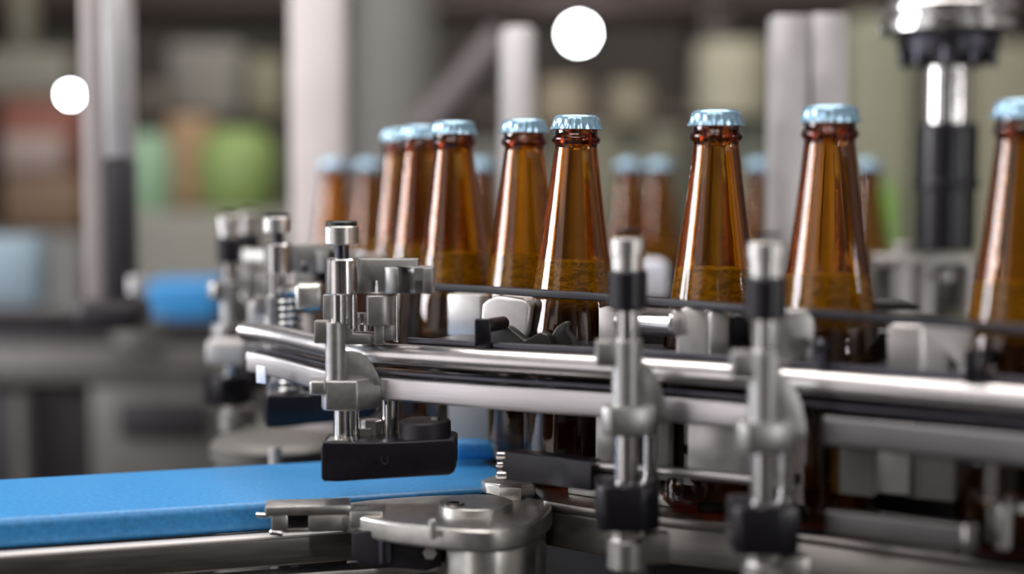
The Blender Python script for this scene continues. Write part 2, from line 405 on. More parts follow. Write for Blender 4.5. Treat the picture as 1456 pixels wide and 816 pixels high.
# ------------------------------------------------------------------ posts (slim type)
def make_post(label, X, Y, group, wing=True):
    k = Y / F
    def x(px): return X + (px - 893) * 800 / F
    def z(py): return UZ(py, 800)
    t = thing('clamp_post', label, 'post', (X, Y, z(808)), group)
    MB().lathe(X, Y, [(0, z(330)), (6.6, z(330)), (6.8, z(326) ), (5.6, z(325)), (0, z(324.6))], 32).build('top_plug', 'black', t)
    MB().lathe(X, Y, [(0, z(386)), (8.2, z(386)), (8.2, z(362)), (9.3, z(361)), (9.3, z(340)), (8.7, z(338)), (6.9, z(337)), (0, z(337))], 40).build('knob', 'turned', t)
    MB().cyl(X, Y, z(440), z(384), 10.2, 40, 1.2).build('collar', 'black', t)
    MB().cyl(X, Y, z(690), z(440), 6.3, 32).build('rod', 'polish', t)
    m = MB(); m.cyl(X, Y, z(578), z(482), 8.0, 36, .8); m.obox(X - 10, Y + 1, 13, 12, z(520), z(483), 0, 1.5)
    m.build('clamp_sleeve', 'cast', t)
    # quarter round web carrying the lower rail
    q = [(X + 4, z(512))] + [(X + 4 + 17 * math.sin(a), z(605) + (z(512) - z(605)) * math.cos(a)) for a in [math.radians(b) for b in range(8, 91, 8)]] + [(X + 4, z(605))]
    m = MB(); b = bmesh.new()
    f = [b.verts.new((a, Y + 2, c)) for a, c in q]; g = [b.verts.new((a, Y + 9, c)) for a, c in q]
    b.faces.new(f); b.faces.new(g[::-1])
    for i in range(len(q)): b.faces.new((f[i], f[(i + 1) % len(q)], g[(i + 1) % len(q)], g[i]))
    bmesh.ops.recalc_face_normals(b, faces=b.faces[:]); m._merge(b, .5); m.build('web', 'cast', t)
    poly = [(X - 13, Y - 7), (X - 9, Y - 10), (X + 4, Y - 10), (X + 15, Y - 5), (X + 15, Y + 9), (X - 13, Y + 9)]
    m = MB(); m.prism(poly, z(617), z(576), 1.0); m.build('lower_clamp', 'cast', t)
    MB().cyl(X + 14, Y + 16, z(700), z(560), 4.2, 24).build('rear_rod', 'polish', t)
    poly = [(X - 15.5, Y - 9), (X - 12, Y - 12), (X + 8, Y - 12), (X + 17, Y - 6), (X + 17, Y + 22), (X - 15.5, Y + 22)]
    MB().prism(poly, z(750), z(686), 1.6).build('foot', 'black', t)
    m = MB(); m.cyl(X, Y, z(768), z(748), 7.5, 6, .8); m.build('nut', 'turned', t)
    MB().cyl(X, Y, z(808), z(766), 10, 40, .9).build('bottom_knob', 'turned', t)
    MB().obox(X + 16, Y + 6, 14, 12, z(802), z(760), 0, 1).build('bottom_block', 'turned', t)
    return t
PG = 'slim clamp posts that carry the rails'
p2 = make_post('blurred steel clamp post with a black collar in front of the middle bottles', UX(893, 800), 800, PG)
p3 = dup(p2, UX(1090, 750) - UX(893, 800), -50, 0, 'nearest and most blurred clamp post, left of the bottle before the double profile', PG)
pa = dup(p2, UX(326, 1240) - UX(893, 800), 440, 0, 'far blurred clamp post at the left end of the machine', PG, .6)
pc = dup(p2, UX(353, 1330) - UX(893, 800), 530, 0, 'second clamp post behind the far left one, partly hidden by it', PG, .4)
#px_ = dup(p2, UX(306, 1420) - UX(893, 800), 620, 0, 'faintest farthest clamp post peeping out left of the far left one', PG, .9)
#pd = dup(p2, UX(440, 1330) - UX(893, 800), 530, 0, 'far clamp post just behind the left of the sharp post', PG, .2)

# ------------------------------------------------------------------ the sharp post (arm type)
def make_arm_post(label):
    Y = 890
    t = thing('arm_post', label, 'post', (UX(485, Y), Y, UZ(685, Y)), 'posts with a side arm and a long black foot')
    X = UX(485.5, Y)
    m = MB(); m.lathe(X, Y, [(0, UZ(321, Y)), (8.8, UZ(321, Y)), (8.9, UZ(315.5, Y)), (8.2, UZ(314, Y)), (6.8, UZ(314, Y)), (6.2, UZ(315, Y)), (0, UZ(315, Y))], 48); m.build('top_plug', 'rubber', t)
    m = MB(); m.cyl(X, Y, UZ(347.5, Y), UZ(321, Y), 10.1, 56, .7); m.build('knob', 'turned', t)
    MB().cyl(X, Y, UZ(369, Y), UZ(347, Y), 4.2, 32).build('neck', 'darksteel', t)
    MB().cyl(X + .3, Y, UZ(418, Y), UZ(367, Y), 9.8, 64, .8).build('collar', 'polish', t)
    m = MB()
    m.sil([(505, 368.5), (594, 368.5), (595, 417), (537.5, 417), (537.5, 399), (531, 399), (531, 417), (505, 417)], Y + 2, 13, .6)
    m.build('arm', 'cast', t)
    xa, xb = UX(545, Y - 8), UX(616, Y - 8)
    poly = [(xa + 4, Y - 2)] + [(xa + 9 - 9 * math.cos(a), Y - 6 - 7 * math.sin(a)) for a in [math.radians(b) for b in range(0, 91, 15)]] + [(xb - 1, Y - 13), (xb, Y - 12), (xb, Y + 12), (xa + 4, Y + 12)]
    m = MB()
    # clamp block built round its arched slot
    xs0, xs1 = UX(589, Y - 13), UX(601, Y - 13)
    zt, zb, zs = UZ(381, Y - 13), UZ(418, Y - 13), UZ(399, Y - 13)
    m.prism([q for q in poly if q[0] < xs0] + [(xs0, Y - 13), (xs0, Y + 12)] , zb, zt, .5)
    m.prism([(xs1, Y - 13), (xb, Y - 13), (xb, Y + 12), (xs1, Y + 12)], zb, zt, .5)
    m.prism([(xs0 - .4, Y - 12.9), (xs1 + .4, Y - 12.9), (xs1 + .4, Y + 12), (xs0 - .4, Y + 12)], zs, zt - .05)
    m.prism([(xs0 - .3, Y - 7), (xs1 + .3, Y - 7), (xs1 + .3, Y + 11), (xs0 - .3, Y + 11)], zb + .2, zs + .1)
    m.build('clamp_block', 'cast', t)
    MB().cyl(X - 2, Y, UZ(462, Y), UZ(416, Y), 4.6, 32).build('rod', 'polish', t)
    MB().cyl(X + 4.6, Y + 7, UZ(470, Y), UZ(417, Y), 3.4, 28).build('rod', 'polish', t)
    MB().sil([(459, 419), (477, 419), (477, 456), (459, 458)], Y + 16, 6, .6).build('back_plate', 'cast', t)
    # open bracket beside the rod
    m = MB()
    m.sil([(487, 452), (495, 452), (495, 421), (503, 421), (503, 474), (534, 474), (534, 486), (527, 490), (487, 490)], Y + 4, 12, .7)
    m.build('open_bracket', 'cast', t)
    m = MB()
    x0, x1, y0, y1 = UX(520, Y), UX(559, Y), Y - 2, Y + 16
    pol = [(x0, y0 + 1), (x0 + 1, y0), (x1 - 8, y0)] + [(x1 - 8 + 8 * math.sin(a), y0 + 8 - 8 * math.cos(a)) for a in [math.radians(b) for b in range(15, 91, 15)]] + [(x1, y1), (x0, y1)]
    m.prism(pol, UZ(463, Y), UZ(420, Y), 1.2, 3)
    m.pb(532, 546, 462, 490, Y + 1, 12, .5); m.pb(546, 558, 462, 484, Y + 2, 12, .5)
    m.build('jaw', 'cast', t)
    MB().pcyl(557, 566.5, 418, 486, Y + 8).build('rod', 'polish', t)
    m = MB(); m.lathe(UX(512, Y), Y + 9, [(0, UZ(472, Y)), (5, UZ(472, Y)), (5, UZ(462, Y)), (3.6, UZ(461, Y)), (3.6, UZ(454, Y)), (4.8, UZ(453, Y)), (4.8, UZ(447, Y)), (0, UZ(446, Y))], 32); m.build('adjusting_screw', 'polish', t)
    # lower sleeve, knurled tab, web and clamp
    m = MB(); m.cyl(UX(475.5, Y), Y, UZ(544, Y), UZ(457, Y), 5.9, 40, .5); m.build('clamp_sleeve', 'cast', t)
    m = MB(); xk = UX(453, Y); m.pb(446.5, 466, 456.5, 488, Y - 3, 9, .5)
    for i in range(7): m.box(UX(449, Y) + i * .9, UX(449, Y) + i * .9 + .45, Y - 3.5, Y - 2.8, UZ(486, Y), UZ(459, Y))
    m.build('knurled_tab', 'castlt', t)
    m = MB(); m.sil([(486, 499), (500, 499.5), (512, 503), (522, 510), (531, 521), (537, 533), (541, 548), (486, 548)], Y + 1.5, 4.5, .5); m.build('web', 'cast', t)
    def bx(px, d): return (UX(px, Y + d), Y + d)
    m = MB()
    pol = [bx(455, 2), bx(456.5, -4), bx(461, -7), bx(506, -8), bx(541, 6), bx(541, 12), bx(455, 12)]
    m.prism(pol, UZ(584, Y - 6), UZ(541, Y - 6), 1.2, 3)
    m.prism([bx(437.5, -5), bx(439, -8), bx(461, -8), bx(461, 9), bx(437.5, 9)], UZ(561, Y - 6), UZ(541.2, Y - 6), 1.2, 3)
    m.build('lower_clamp', 'cast', t)
    m = MB()
    for c, r in ((484.5, 5.0), (502, 3.0)):
        pass
    MB().cyl(UX(484.5, Y), Y, UZ(634, Y), UZ(580, Y), 5.0, 32).build('rod', 'polish', t)
    MB().cyl(UX(501.5, Y + 8), Y + 8, UZ(632, Y), UZ(582, Y), 3.0, 28).build('rod', 'polish', t)
    MB().cyl(UX(553, Y + 16), Y + 16, UZ(630, Y), UZ(565, Y), 4.9, 32).build('rod', 'polish', t)
    m = MB(); m.cyl(UX(526, Y + 12), Y + 14, UZ(630, Y), UZ(602, Y), 6, 6); m.cyl(UX(518, Y + 10), Y + 12, UZ(630, Y), UZ(612, Y), 6, 6)
    m.build('nut', 'turned', t)
    # long black foot, turned to follow the rail
    Yf = 874.0
    fL = (UX(457, Yf), Yf); fR = (UX(648, Yf), Yf)
    d = Vector((1.0, 0.0)); L = fR[0] - fL[0]; nrm = Vector((0, 1))
    def fp(a, b): return (fL[0] + a, fL[1] + b)
    zf0, zf1 = UZ(685.5, Yf), UZ(629, Yf)
    m = MB(); m.sil([(456.5, 635), (458, 630), (462, 628.5), (520, 629.5), (580, 628), (640, 624.5), (646, 625.5), (648.5, 629), (648.5, 664), (645, 672), (638, 675.5), (560, 680), (480, 685), (460, 684.5), (456.5, 680)], Yf, 30, 1.3, 3)
    ft = m.build('foot', 'black', t)
    # moulded U shaped mark on the front of the foot
    c0 = fp(L * .46, -.1); zc = UZ(655, Yf)
    path = [Vector((-1.8, 0, 2.6))] + [Vector((-1.8 * math.cos(a), 0, -1.8 * math.sin(a))) for a in [math.radians(b) for b in range(0, 181, 20)]] + [Vector((1.8, 0, 2.6))]
    m = MB()
    for a, b in zip(path[:-1], path[1:]):
        m.rod((c0[0] + a.x * d.x, c0[1] + a.x * d.y, zc + a.z), (c0[0] + b.x * d.x, c0[1] + b.x * d.y, zc + b.z), .32, 8, .1)
    mk = m.build('moulded_mark', 'blackmat', ft); mk['label'] = 'raised U shaped mark'
    m = MB(); m.prism([fp(2, 3), fp(14, 1.5), fp(14, 14), fp(2, 14)], zf1 - .2, zf1 + 1.0, .3); m.build('shim', 'castlt', t)
    cx, cy = fp(L * .78, 12)
    m = MB(); m.cyl(cx - 2, cy + 6, zf1 - .5, UZ(598, 890), 15.0, 56, .8); dk = m.build('disc', 'blackmat', t)
    MB().cyl(cx + 4, cy + 6, UZ(598, 890) - 1, UZ(598, 890) + 1.5, 3, 6, .5).build('screw', 'turned', t)
    return t
p1 = make_arm_post('sharply focused steel post with a side arm and long black foot over the blue belt')
pb = dup(p1, UX(394, 1080) - UX(485, 890), 190, 0, 'blurred arm post with a long black foot behind the sharp post', 'posts with a side arm and a long black foot', .25)

# ------------------------------------------------------------------ spring, small blocks between rail and guide
def spring(px, Y, py0, py1, rpx, label):
    t = thing('spring_buffer', label, 'spring', (UX(px, Y), Y, UZ(py1, Y)))
    x = UX(px, Y); r = rpx / F * Y; z0, z1 = UZ(py1, Y), UZ(py0, Y)
    n = int((z1 - z0) / 5.2); path = []
    m = MB(); turns = n; k = 18
    P = [Vector((x + r * math.cos(2 * PI * i / k), Y + r * math.sin(2 * PI * i / k), z0 + (z1 - 6 - z0) * i / (turns * k))) for i in range(turns * k + 1)]
    b = bmesh.new(); rings = []
    for i, p in enumerate(P):
        a = 2 * PI * i / k; rd = Vector((math.cos(a), math.sin(a), 0))
        rings.append([b.verts.new(p + rd * 1.5 * math.cos(c) + Vector((0, 0, 1.5 * math.sin(c)))) for c in [2 * PI * j / 8 for j in range(8)]])
    for A, B in zip(rings[:-1], rings[1:]):
        for i in range(8): b.faces.new((A[i], A[(i + 1) % 8], B[(i + 1) % 8], B[i]))
    bmesh.ops.recalc_face_normals(b, faces=b.faces[:]); m._merge(b); m.build('coil', 'turned', t)
    MB().cyl(x, Y, z0, z1, r * .62, 28).build('core', 'blackmat', t)
    MB().lathe(x, Y, [(0, z1 - 4), (r + 1, z1 - 4), (r + 2, z1 - 1), (r, z1 + 2), (0, z1 + 4)], 36).build('cap', 'polish', t)
spring(412, 1075, 412, 600, 14.5, 'coiled steel spring with a domed cap inside the left bend of the rail')

def single(name, mat, mb, label, cat, group=None):
    return tag(mb.build(name, mat), label, cat, group)
m = MB(); m.pb(636, 683, 419, 478, 1000, 14, 1, -.45)
single('side_plate', 'satin', m, 'flat pale grey plate under the guide strip, left of the rounded silver block', 'plate', 'upper grip pads')
m = MB(); m.sil([(683, 452), (684, 434), (692, 427), (706, 422), (744, 423.5), (751, 428), (754, 436), (750, 470), (744, 484), (684, 484)], 945, 26, 2.2, 3, -.4)
single('grip_block', 'satin', m, 'rounded silver block left of the sharp bottle, above the black tray', 'block', 'upper grip pads')
t = thing('grip_block', 'pale flat block with a dark notch right of the sharp bottle body', 'block', U(860, 500, 915), 'upper grip pads')
m = MB(); m.pb(851, 878, 438, 500, 900, 14, 1, -.4); m.build('pad', 'satin', t)
t = thing('roller_pin', 'horizontal silver cylinder seen between the two blurred posts', 'pin', U(930, 478, 860))
m = MB(); a = U(903, 456, 872); b = U(966, 459, 845); m.rod(a, b, 7.6, 36, 1.2); m.build('barrel', 'polish', t)
m = MB(); m.rod(U(880, 455, 880), a, 5.4, 30); m.build('shaft', 'turned', t)
m = MB(); m.sil([(962, 507), (962, 452), (966, 441), (976, 437), (996, 438), (1005, 442), (1005, 508)], 848, 18, 1.4, 3, -.4)
single('grip_block', 'satin', m, 'tall silver block standing right of the horizontal cylinder', 'block', 'upper grip pads')
t = thing('roller_pin', 'short rounded silver roller with a black end knob left of the nearest post', 'roller', U(1025, 505, 840))
m = MB(); m.sil([(1007, 508), (1007, 447), (1012, 441), (1030, 441), (1036, 450), (1036, 508)], 836, 16, 2, 3, -.4); m.build('barrel', 'turned', t)
m = MB(); m.sil([(1036, 448), (1048, 446), (1060, 449), (1064, 462), (1064, 490), (1036, 494)], 838, 14, 2, 3); m.build('end_knob', 'black', t)
m = MB(); m.sil([(1104, 522), (1104, 447), (1110, 440), (1150, 440), (1158, 448), (1160, 466), (1156, 524)], 792, 15, 1.6, 3)
single('grip_block', 'cast', m, 'upright grey block right behind the nearest post', 'block', 'upper grip pads')
t = thing('grip_block', 'wide silver block with bright rounded top edge between the two right bottles', 'block', U(1325, 535, 765), 'upper grip pads')
m = MB(); m.sil([(1263, 533), (1263, 468), (1270, 461), (1312, 461), (1312, 538)], 778, 20, 3.0, 4, -.4); m.build('left_half', 'satin', t)
m = MB(); m.sil([(1312, 540), (1312, 459), (1384, 462), (1387, 470), (1384, 500), (1380, 543), (1363, 543), (1363, 521), (1350, 510), (1346, 541)], 762, 20, 3.0, 4, -.4); m.build('right_half', 'satin', t)
m = MB(); m.lathe(UX(1169, 780), 780, [(0, UZ(525, 780)), (3, UZ(525, 780)), (3, UZ(500, 780)), (4.6, UZ(496, 780)), (4.9, UZ(488, 780)), (3.4, UZ(481, 780)), (0, UZ(480, 780))], 24)
single('ball_knob', 'darksteel', m, 'small dark round knob beside the black gap right of the nearest post', 'knob')
# black L brackets rising from the tray
def lbr(px0, px1, py0, py1, Y, label):
    t = thing('angle_stop', label, 'bracket', U((px0 + px1) / 2, py1, Y), 'black angle stops on the tray')
    MB().pb(px0, px1, py0, py1, Y, 6, 1.0).build('upright', 'black', t)
    MB().rod(U(px1 - 6, py0 + 9, Y + 4), U(px1 + 18, py0 + 5, Y + 30), 4.0, 28, 1).build('peg', 'black', t)
lbr(675, 698, 454, 497, 876, 'small black angle stop with a round peg, left of the sharp bottle')
lbr(1374, 1398, 498, 549, 728, 'blurred dark angle stop near the right edge, above the round rail')
m = MB(); m.sil([(690, 497), (696, 470), (706, 464), (722, 465), (734, 474), (746, 484), (752, 480), (768, 471), (778, 474), (784, 490), (784, 500), (690, 500)], 905, 9, 1.5, 3, -.4)
single('grip_finger', 'rubber', m, 'low black rubber finger with a humped top in front of the sharp bottle', 'finger')
m = MB(); m.sil([(786, 500), (782, 480), (790, 466), (802, 457), (808, 458), (806, 470), (814, 480), (820, 500)], 900, 7, 1.5, 3, -.4)
single('grip_finger', 'rubber', m, 'pointed dark finger with a glinting tip in front of the sharp bottle', 'finger')

# starwheel core behind the bottles
bp_ = spline([(UX(px, Y) , Y) for px, Y in ((540, 1330), (570, 1244), (599, 1154), (660, 1051), (755, 1013), (820, 951), (1017, 885), (1178, 828), (1453, 765), (1560, 740))], 6)
core = offset(bp_, 40)
single('starwheel_core', 'blackmat', MB().sweep(core, rrect(0, 26, -186, -86, 2)), 'dark curved wall of the wheel behind the row of bottles', 'wheel')

# ------------------------------------------------------------------ pads below the rails
LG = 'lower side pads under the flat bar'
for (a, b, c, d, Y, mat, lab) in (
    (636, 698, 560, 628, 1015, 'dullpad', 'greenish grey flat panel under the bar, left of the dark bottle body'),
    (847, 874, 590, 656, 880, 'satin', 'narrow bright pad under the bar, left of the blurred middle post'),
    (916, 950, 585, 682, 862, 'dullpad', 'dull grey pad under the bar, right of the blurred middle post'),
    (980, 1066, 590, 674, 845, 'satin', 'wide bright pad under the bar, left of the nearest post'),
    (1100, 1162, 590, 690, 812, 'dullpad', 'dull pad under the bar right behind the nearest post'),
    (1183, 1240, 610, 704, 795, 'dullpad', 'dark brownish pad under the bar right of the nearest post'),
    (1241, 1291, 600, 702, 788, 'satin', 'pale pad under the bar beside the brownish one'),
    (1296, 1386, 610, 712, 777, 'dullpad', 'broad grey brown pad under the bar near the right edge')):
    m = MB(); m.pb(a, b, c, d, Y, 9, .8, -.5); single('side_pad', mat, m, lab, 'pad', LG)

# lower guide bars: black section, bright rod, near bar on the right
LB = spline([(UX(px, 157 * F / (py - 250)), 157 * F / (py - 250)) for px, py in ((718, 643), (780, 650), (833, 657), (950, 668), (1060, 678), (1180, 690), (1300, 702), (1480, 719))], 8)
i1 = [i for i, p in enumerate(LB) if p[0] / p[1] < (846 - 728) / F][-1]
t = thing('lower_guide', 'black guide block low in front of the sharp bottle base', 'guide', (0, 870, -173))
MB().sweep(LB[:i1 + 1], rrect(-3, 9, -173.5, -157, .8)).build('block', 'black', t)
m = MB(); e = LB[0]
for zc, r in ((-159.5, 2.8), (-165, 2.0), (-171, 3.2)): m.rod((e[0] - 5, e[1] - 1, zc), (e[0] + 4, e[1] - 1, zc), r, 12)
m.build('screw', 'polish', t)
MB().pb(833, 848, 656, 698, 862, 8, .6).build('end_plate', 'castlt', t)
single('lower_rod', 'tube', MB().sweep([p for p in LB[i1:] if p[0] / p[1] < (1120 - 728) / F], circ(6, -160.5, 2.9)), 'thin bright rod running right from the black guide block', 'rod')
LB2 = [(p[0] * (1 - 26 / p[1]), p[1] - 26) for p in LB]
nb = [p for p in LB2 if (1172 - 728) / F < p[0] / p[1] < (1404 - 728) / F]
t = thing('lower_guide', 'steel guide bar with a bright squared end low at the right', 'guide', (nb[0][0], nb[0][1], -178))
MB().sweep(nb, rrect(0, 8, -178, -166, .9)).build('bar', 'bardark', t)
e = nb[-1]; MB().obox(e[0] - 2, e[1] + 2, 5, 10, -179, -164.5, -.5, .8).build('end_piece', 'polish', t)
m = MB(); m.pb(1404, 1432, 722, 772, 742, 30, 1); m.pcyl(1424, 1448, 715, 780, 735); m.pb(1446, 1500, 728, 776, 738, 30, 1)
single('guide_mount', 'castlt', m, 'stepped steel mount at the lower right edge of the picture', 'mount')
m = MB(); m.rod(U(1400, 704, 752), U(1408, 712, 744), 2.2, 12); single('hex_screw', 'polish', m, 'tiny bright screw in the dark gap at the lower right', 'screw')
m = MB(); m.lathe(UX(1450, 742), 742, [(0, UZ(724, 742)), (9, UZ(724, 742)), (9, UZ(712, 742)), (6, UZ(704, 742)), (0, UZ(702, 742))], 30)
single('dome_nut', 'castlt', m, 'blurred domed nut on the stepped mount at the right edge', 'nut')

# ------------------------------------------------------------------ machine table
te = spline([(UX(px, 190 * F / (py - 250)), 190 * F / (py - 250)) for px, py in ((774, 716), (850, 728), (960, 741), (1060, 751), (1165, 765), (1300, 785), (1470, 806))], 6)
t = thing('machine_table', 'brushed steel machine table carrying the bottles, with a bright front edge', 'table', (150, 900, -1190))
poly = [(p[0], p[1]) for p in te] + [(520, 760), (520, 1500), (-125, 1500), (-125, 1130), (-6, 1095), (6, 960)]
MB().prism(poly, -196, -190.2, .8).build('table_top', 'sheet', t)
MB().sweep([(p[0], p[1]) for p in te] + [(520, 700)], rrect(1.5, 16, -217, -196, .8)).build('front_apron', 'sheet', t)
MB().prism([(90, 960), (480, 860), (480, 1450), (-150, 1450), (-100, 1180), (90, 1120)], -1190, -196.2, 4).build('cabinet', 'framedk', t)
sp = offset(te, 24)[:-4]
single('table_step', 'castlt', MB().sweep(sp[:14], rrect(0, 10, -190, -183, 1)), 'narrow raised steel step along the table behind its front edge', 'step')
# small casting with screws at the left corner of the table
m = MB(); z1 = UZ(683, 880)
m.prism([(UX(683, 932), 932), (UX(690, 922), 922), (UX(716, 915), 915), (UX(742, 912), 912), (UX(762, 915), 915), (UX(750, 940), 940), (UX(700, 945), 945)], -192, -184.5, 1.6, 3)
m.prism([(UX(708, 909), 909), (UX(742, 905), 905), (UX(742, 920), 920), (UX(712, 920), 920)], -194, -184.3, 1, 2)
single('corner_bracket', 'castlt', m, 'small knobbly steel bracket where the blue belt meets the table', 'bracket')

# ------------------------------------------------------------------ belt conveyor
bl = [(-520, 775), (-281, 850), (-33, 929), (24, 947.5)]
far = [(-560, 885), (-319, 965), (-130, 1032), (-2, 1077)]
t = thing('belt_conveyor', 'bright blue belt conveyor running in from the left foreground', 'conveyor', (-200, 930, -1190))
d = Vector((bl[3][0] - bl[0][0], bl[3][1] - bl[0][1])).normalized(); nn = Vector((-d.y, d.x))
def bpnt(a, b): return (bl[1][0] + d.x * a + nn.x * b, bl[1][1] + d.y * a + nn.y * b)
W = 121
path = [bpnt(a, 0) for a in (-260, -100, 0, 100, 200, 262, 285, 302)]
MB().sweep(path, rrect(-1, W, -208, -190, 5.5, 6)).build('belt', 'beltblue', t)
m = MB(); m.sweep(path[:-2], rrect(-12, 8, -226, -209.2, 1.2)); m.sweep(path[:-2], rrect(W - 8, W + 3, -226, -209.2, 1.0)); m.build('side_frame', 'sheet', t)
MB().sweep(path[:-2], rrect(-12.5, -1.5, -209.4, -207.9, .3)).build('painted_sheen_strip', 'pale', t)  # pale colour stands in for ceiling sheen on top of the frame
m = MB(); m.sweep(path[:-2], rrect(-16, 0, -236, -230, 1)); m.build('lower_lip', 'castlt', t)
for a, b in ((-230, 10), (-230, W - 10), (180, 30), (180, W - 10)):
    q = bpnt(a, b); MB().obox(q[0], q[1], 30, 30, -1190, -226, .3, 2).build('leg', 'frame', t)
# second blue belt beyond
m = MB(); a = UX(620, 1090); m.box(UX(644, 1010), UX(728, 1010), 1004, 1017, -186.5, -173, 5, 5)
single('transfer_belt', 'beltblue', m, 'short darker blue rounded strip behind the black foot, just above the main belt', 'strip')

# ------------------------------------------------------------------ bearing housing at the end of the belt
t = thing('bearing_housing', 'rounded cast steel housing at the near corner of belt and table', 'housing', U(640, 816, 850))
zt = UZ(722, 868)
def q(px, Y): return (UX(px, Y), Y)
ztop = -193.5
m = MB()
pl = spline([q(466, 886), q(500, 866), q(545, 850), q(600, 838), q(660, 828), q(710, 828), q(755, 845), q(783, 880), q(780, 902), q(735, 917), q(640, 921), q(560, 913), q(490, 899), q(466, 886)], 5)[:-1]
m.prism(pl, -204, -191.6, 5.5, 5)
m.build('top_plate', 'castlt', t)
m = MB(); c = q(705, 880)
m.lathe(UX(700, 882), 882, [(0, -262), (27, -262), (29, -250), (31, -232), (31.5, -216), (30.5, -209), (27, -205), (0, -204)], 56)
pl2 = spline([q(634, 845), q(665, 832), q(710, 831), q(750, 846), q(768, 876), q(764, 898), q(640, 903), q(634, 845)], 5)[:-1]
m.prism(pl2, -262, -203, 3, 3)
m.build('body', 'castlt', t)
m = MB(); m.cyl(UX(676, 880), 880, -192.5, -187.2, 21.5, 64, .7); b_ = m.build('raised_disc', 'castlt', t)
m = MB(); m.lathe(UX(644, 872), 872, [(0, -187.3), (6, -187.3), (6.3, -186.8), (5.2, -186.2), (4, -186.8), (0, -186.8)], 32); m.build('washer', 'polish', b_)
m = MB(); m.sil([(500, 758), (528, 754), (628, 764), (628, 806), (606, 812), (512, 804), (500, 792)], 856, 30, 1.2, 2, 0); m.build('dark_insert', 'blackmat', t)
m = MB(); m.pcyl(533, 556, 765, 800, 855.5, 24); m.build('bolt', 'darksteel', t)
m = MB(); m.rod(U(611, 786, 858), U(611, 786, 852), 4.2, 6); m.build('screw', 'castlt', t)
m = MB(); m.pcyl(608, 620, 738, 766, 831); m.build('pin', 'castlt', t)
m = MB(); m.pb(497, 545, 727, 752, 862, 20, 1.5); m.build('arm', 'castlt', t)
# latch
t = thing('latch_block', 'small steel latch with a square hole clipped over the edge of the blue belt', 'latch', U(440, 757, 868))
m = MB()
Y = 866
m.pb(378, 498, 719, 733, Y, 20, 1.2, .12)
m.pb(386, 409, 731, 757, Y - 1, 18, .8, .12); m.pb(438, 496, 731, 757, Y + 2, 16, 2, .12); m.pb(405, 440, 751, 757, Y + 1, 16, .4, .12)
m.build('body', 'castlt', t)
MB().pb(407, 440, 732, 752, Y + 9, 3, 0, .12).build('recess', 'black', t)
m = MB(); m.rod(U(364, 732, 869), U(384, 733, 868), 1.4, 12); m.build('pin', 'polish', t)
m = MB(); m.rod(U(384, 756, 866), U(402, 759, 866), 1.8, 12); m.build('hinge_pin', 'polish', t)

# ------------------------------------------------------------------ far left of the wheel
m = MB(); cx, cy = -178, 1160
m.lathe(cx, cy, [(0, -1190), (46, -1190), (46, -212), (50, -211), (50, -202), (46, -198), (36, -195), (0, -195)], 64)
single('turntable', 'frame', m, 'blurred round steel turntable low behind the blue belt', 'turntable')
m = MB(); m.cyl(UX(388, 1075), 1075, UZ(664, 1075), UZ(636, 1075), 4.4, 24); single('support_pin', 'satin', m, 'short bright blurred pin standing between black foot and blue belt', 'pin')
m = MB(); m.pcyl(378, 387, 540, 600, 1075); single('support_rod', 'polish', m, 'bright thin upright rod under the bar left of the coil', 'rod')
m = MB(); m.pcyl(389, 399, 550, 600, 1095); single('support_rod', 'darksteel', m, 'bluish dark upright rod under the bar beside the bright one', 'rod')
m = MB(); m.pb(352, 386, 430, 472, 1120, 20, 2); single('clamp_block', 'satin', m, 'pale blurred block standing on the left bend of the rail', 'block')
m = MB(); m.pb(420, 458, 404, 442, 1010, 22, 3, .1, 3); single('clamp_block', 'castlt', m, 'pale rounded block just left of the sharp post, behind it', 'block')
rr = spline([(UX(a, Y), Y) for a, Y in ((330, 1300), (400, 1240), (470, 1190), (560, 1230))], 8)
single('rear_guide', 'satin', MB().sweep(rr, rrect(0, 14, -71, -62, 2)), 'blurred pale guide curving behind the far left posts', 'guide')
m = MB(); m.pb(412, 520, 358, 373, 1120, 14, 2); single('rear_guide', 'satin', m, 'straight pale guide bar just behind the knob of the sharp post', 'guide')
m = MB(); m.pb(292, 346, 484, 520, 1190, 20, 3); single('clamp_block', 'satin', m, 'blurred steel clamp on the far left post below the rail end', 'block')
m = MB(); m.pb(425, 462, 376, 402, 1090, 20, 3); single('clamp_block', 'blackmat', m, 'dark block under the straight pale guide left of the sharp post', 'block')

# ------------------------------------------------------------------ hall behind
def structure(o): o['kind'] = 'structure'; return o
m = MB(); m.box(-4000, 4000, -1500, 7000, -1240, -1190); structure(m.build('floor', 'floor'))
m = MB(); m.box(-4000, 4000, 7000, 7080, -1190, 2600); structure(m.build('wall_back', 'wall'))
def col(px0, px1, py0, Y, mat, name, lab, cat='post', d=None, bottom=-1190, bev=3):
    a, b = UX(px0, Y), UX(px1, Y); z1 = UZ(py0, Y)
    m = MB(); m.box(a, b, Y, Y + (d or (b - a)), bottom, z1, bev); return m
t = thing('square_post', 'blurred square steel post, grey face and bright blue white face, at the left', 'post', (UX(150, 1450), 1450, -1190))
tsq = t; m = col(118, 149, -60, 1450, 'column', '', '', bottom=UZ(440, 1450)); m.build('front_face', 'column', t)
m = MB(); x0, x1 = UX(150, 1440), UX(184, 1440); m.box(x0, x1, 1440, 1475, UZ(225, 1440), UZ(-60, 1440), 3); m.build('bright_tube', 'alu', t)
m = MB(); m.box(x0, x1, 1441, 1475, UZ(440, 1450), UZ(225, 1440) - .5, 3); m.build('lower_tube', 'framedk', t)
MT['column2'] = plastic('bright_column_paint', (.66, .60, .585), .45, nscale=6, bump=0)
m = col(414, 488, -80, 1750, '', '', ''); single('steel_column', 'column2', m, 'thick pale blurred column behind the left bottles', 'column')
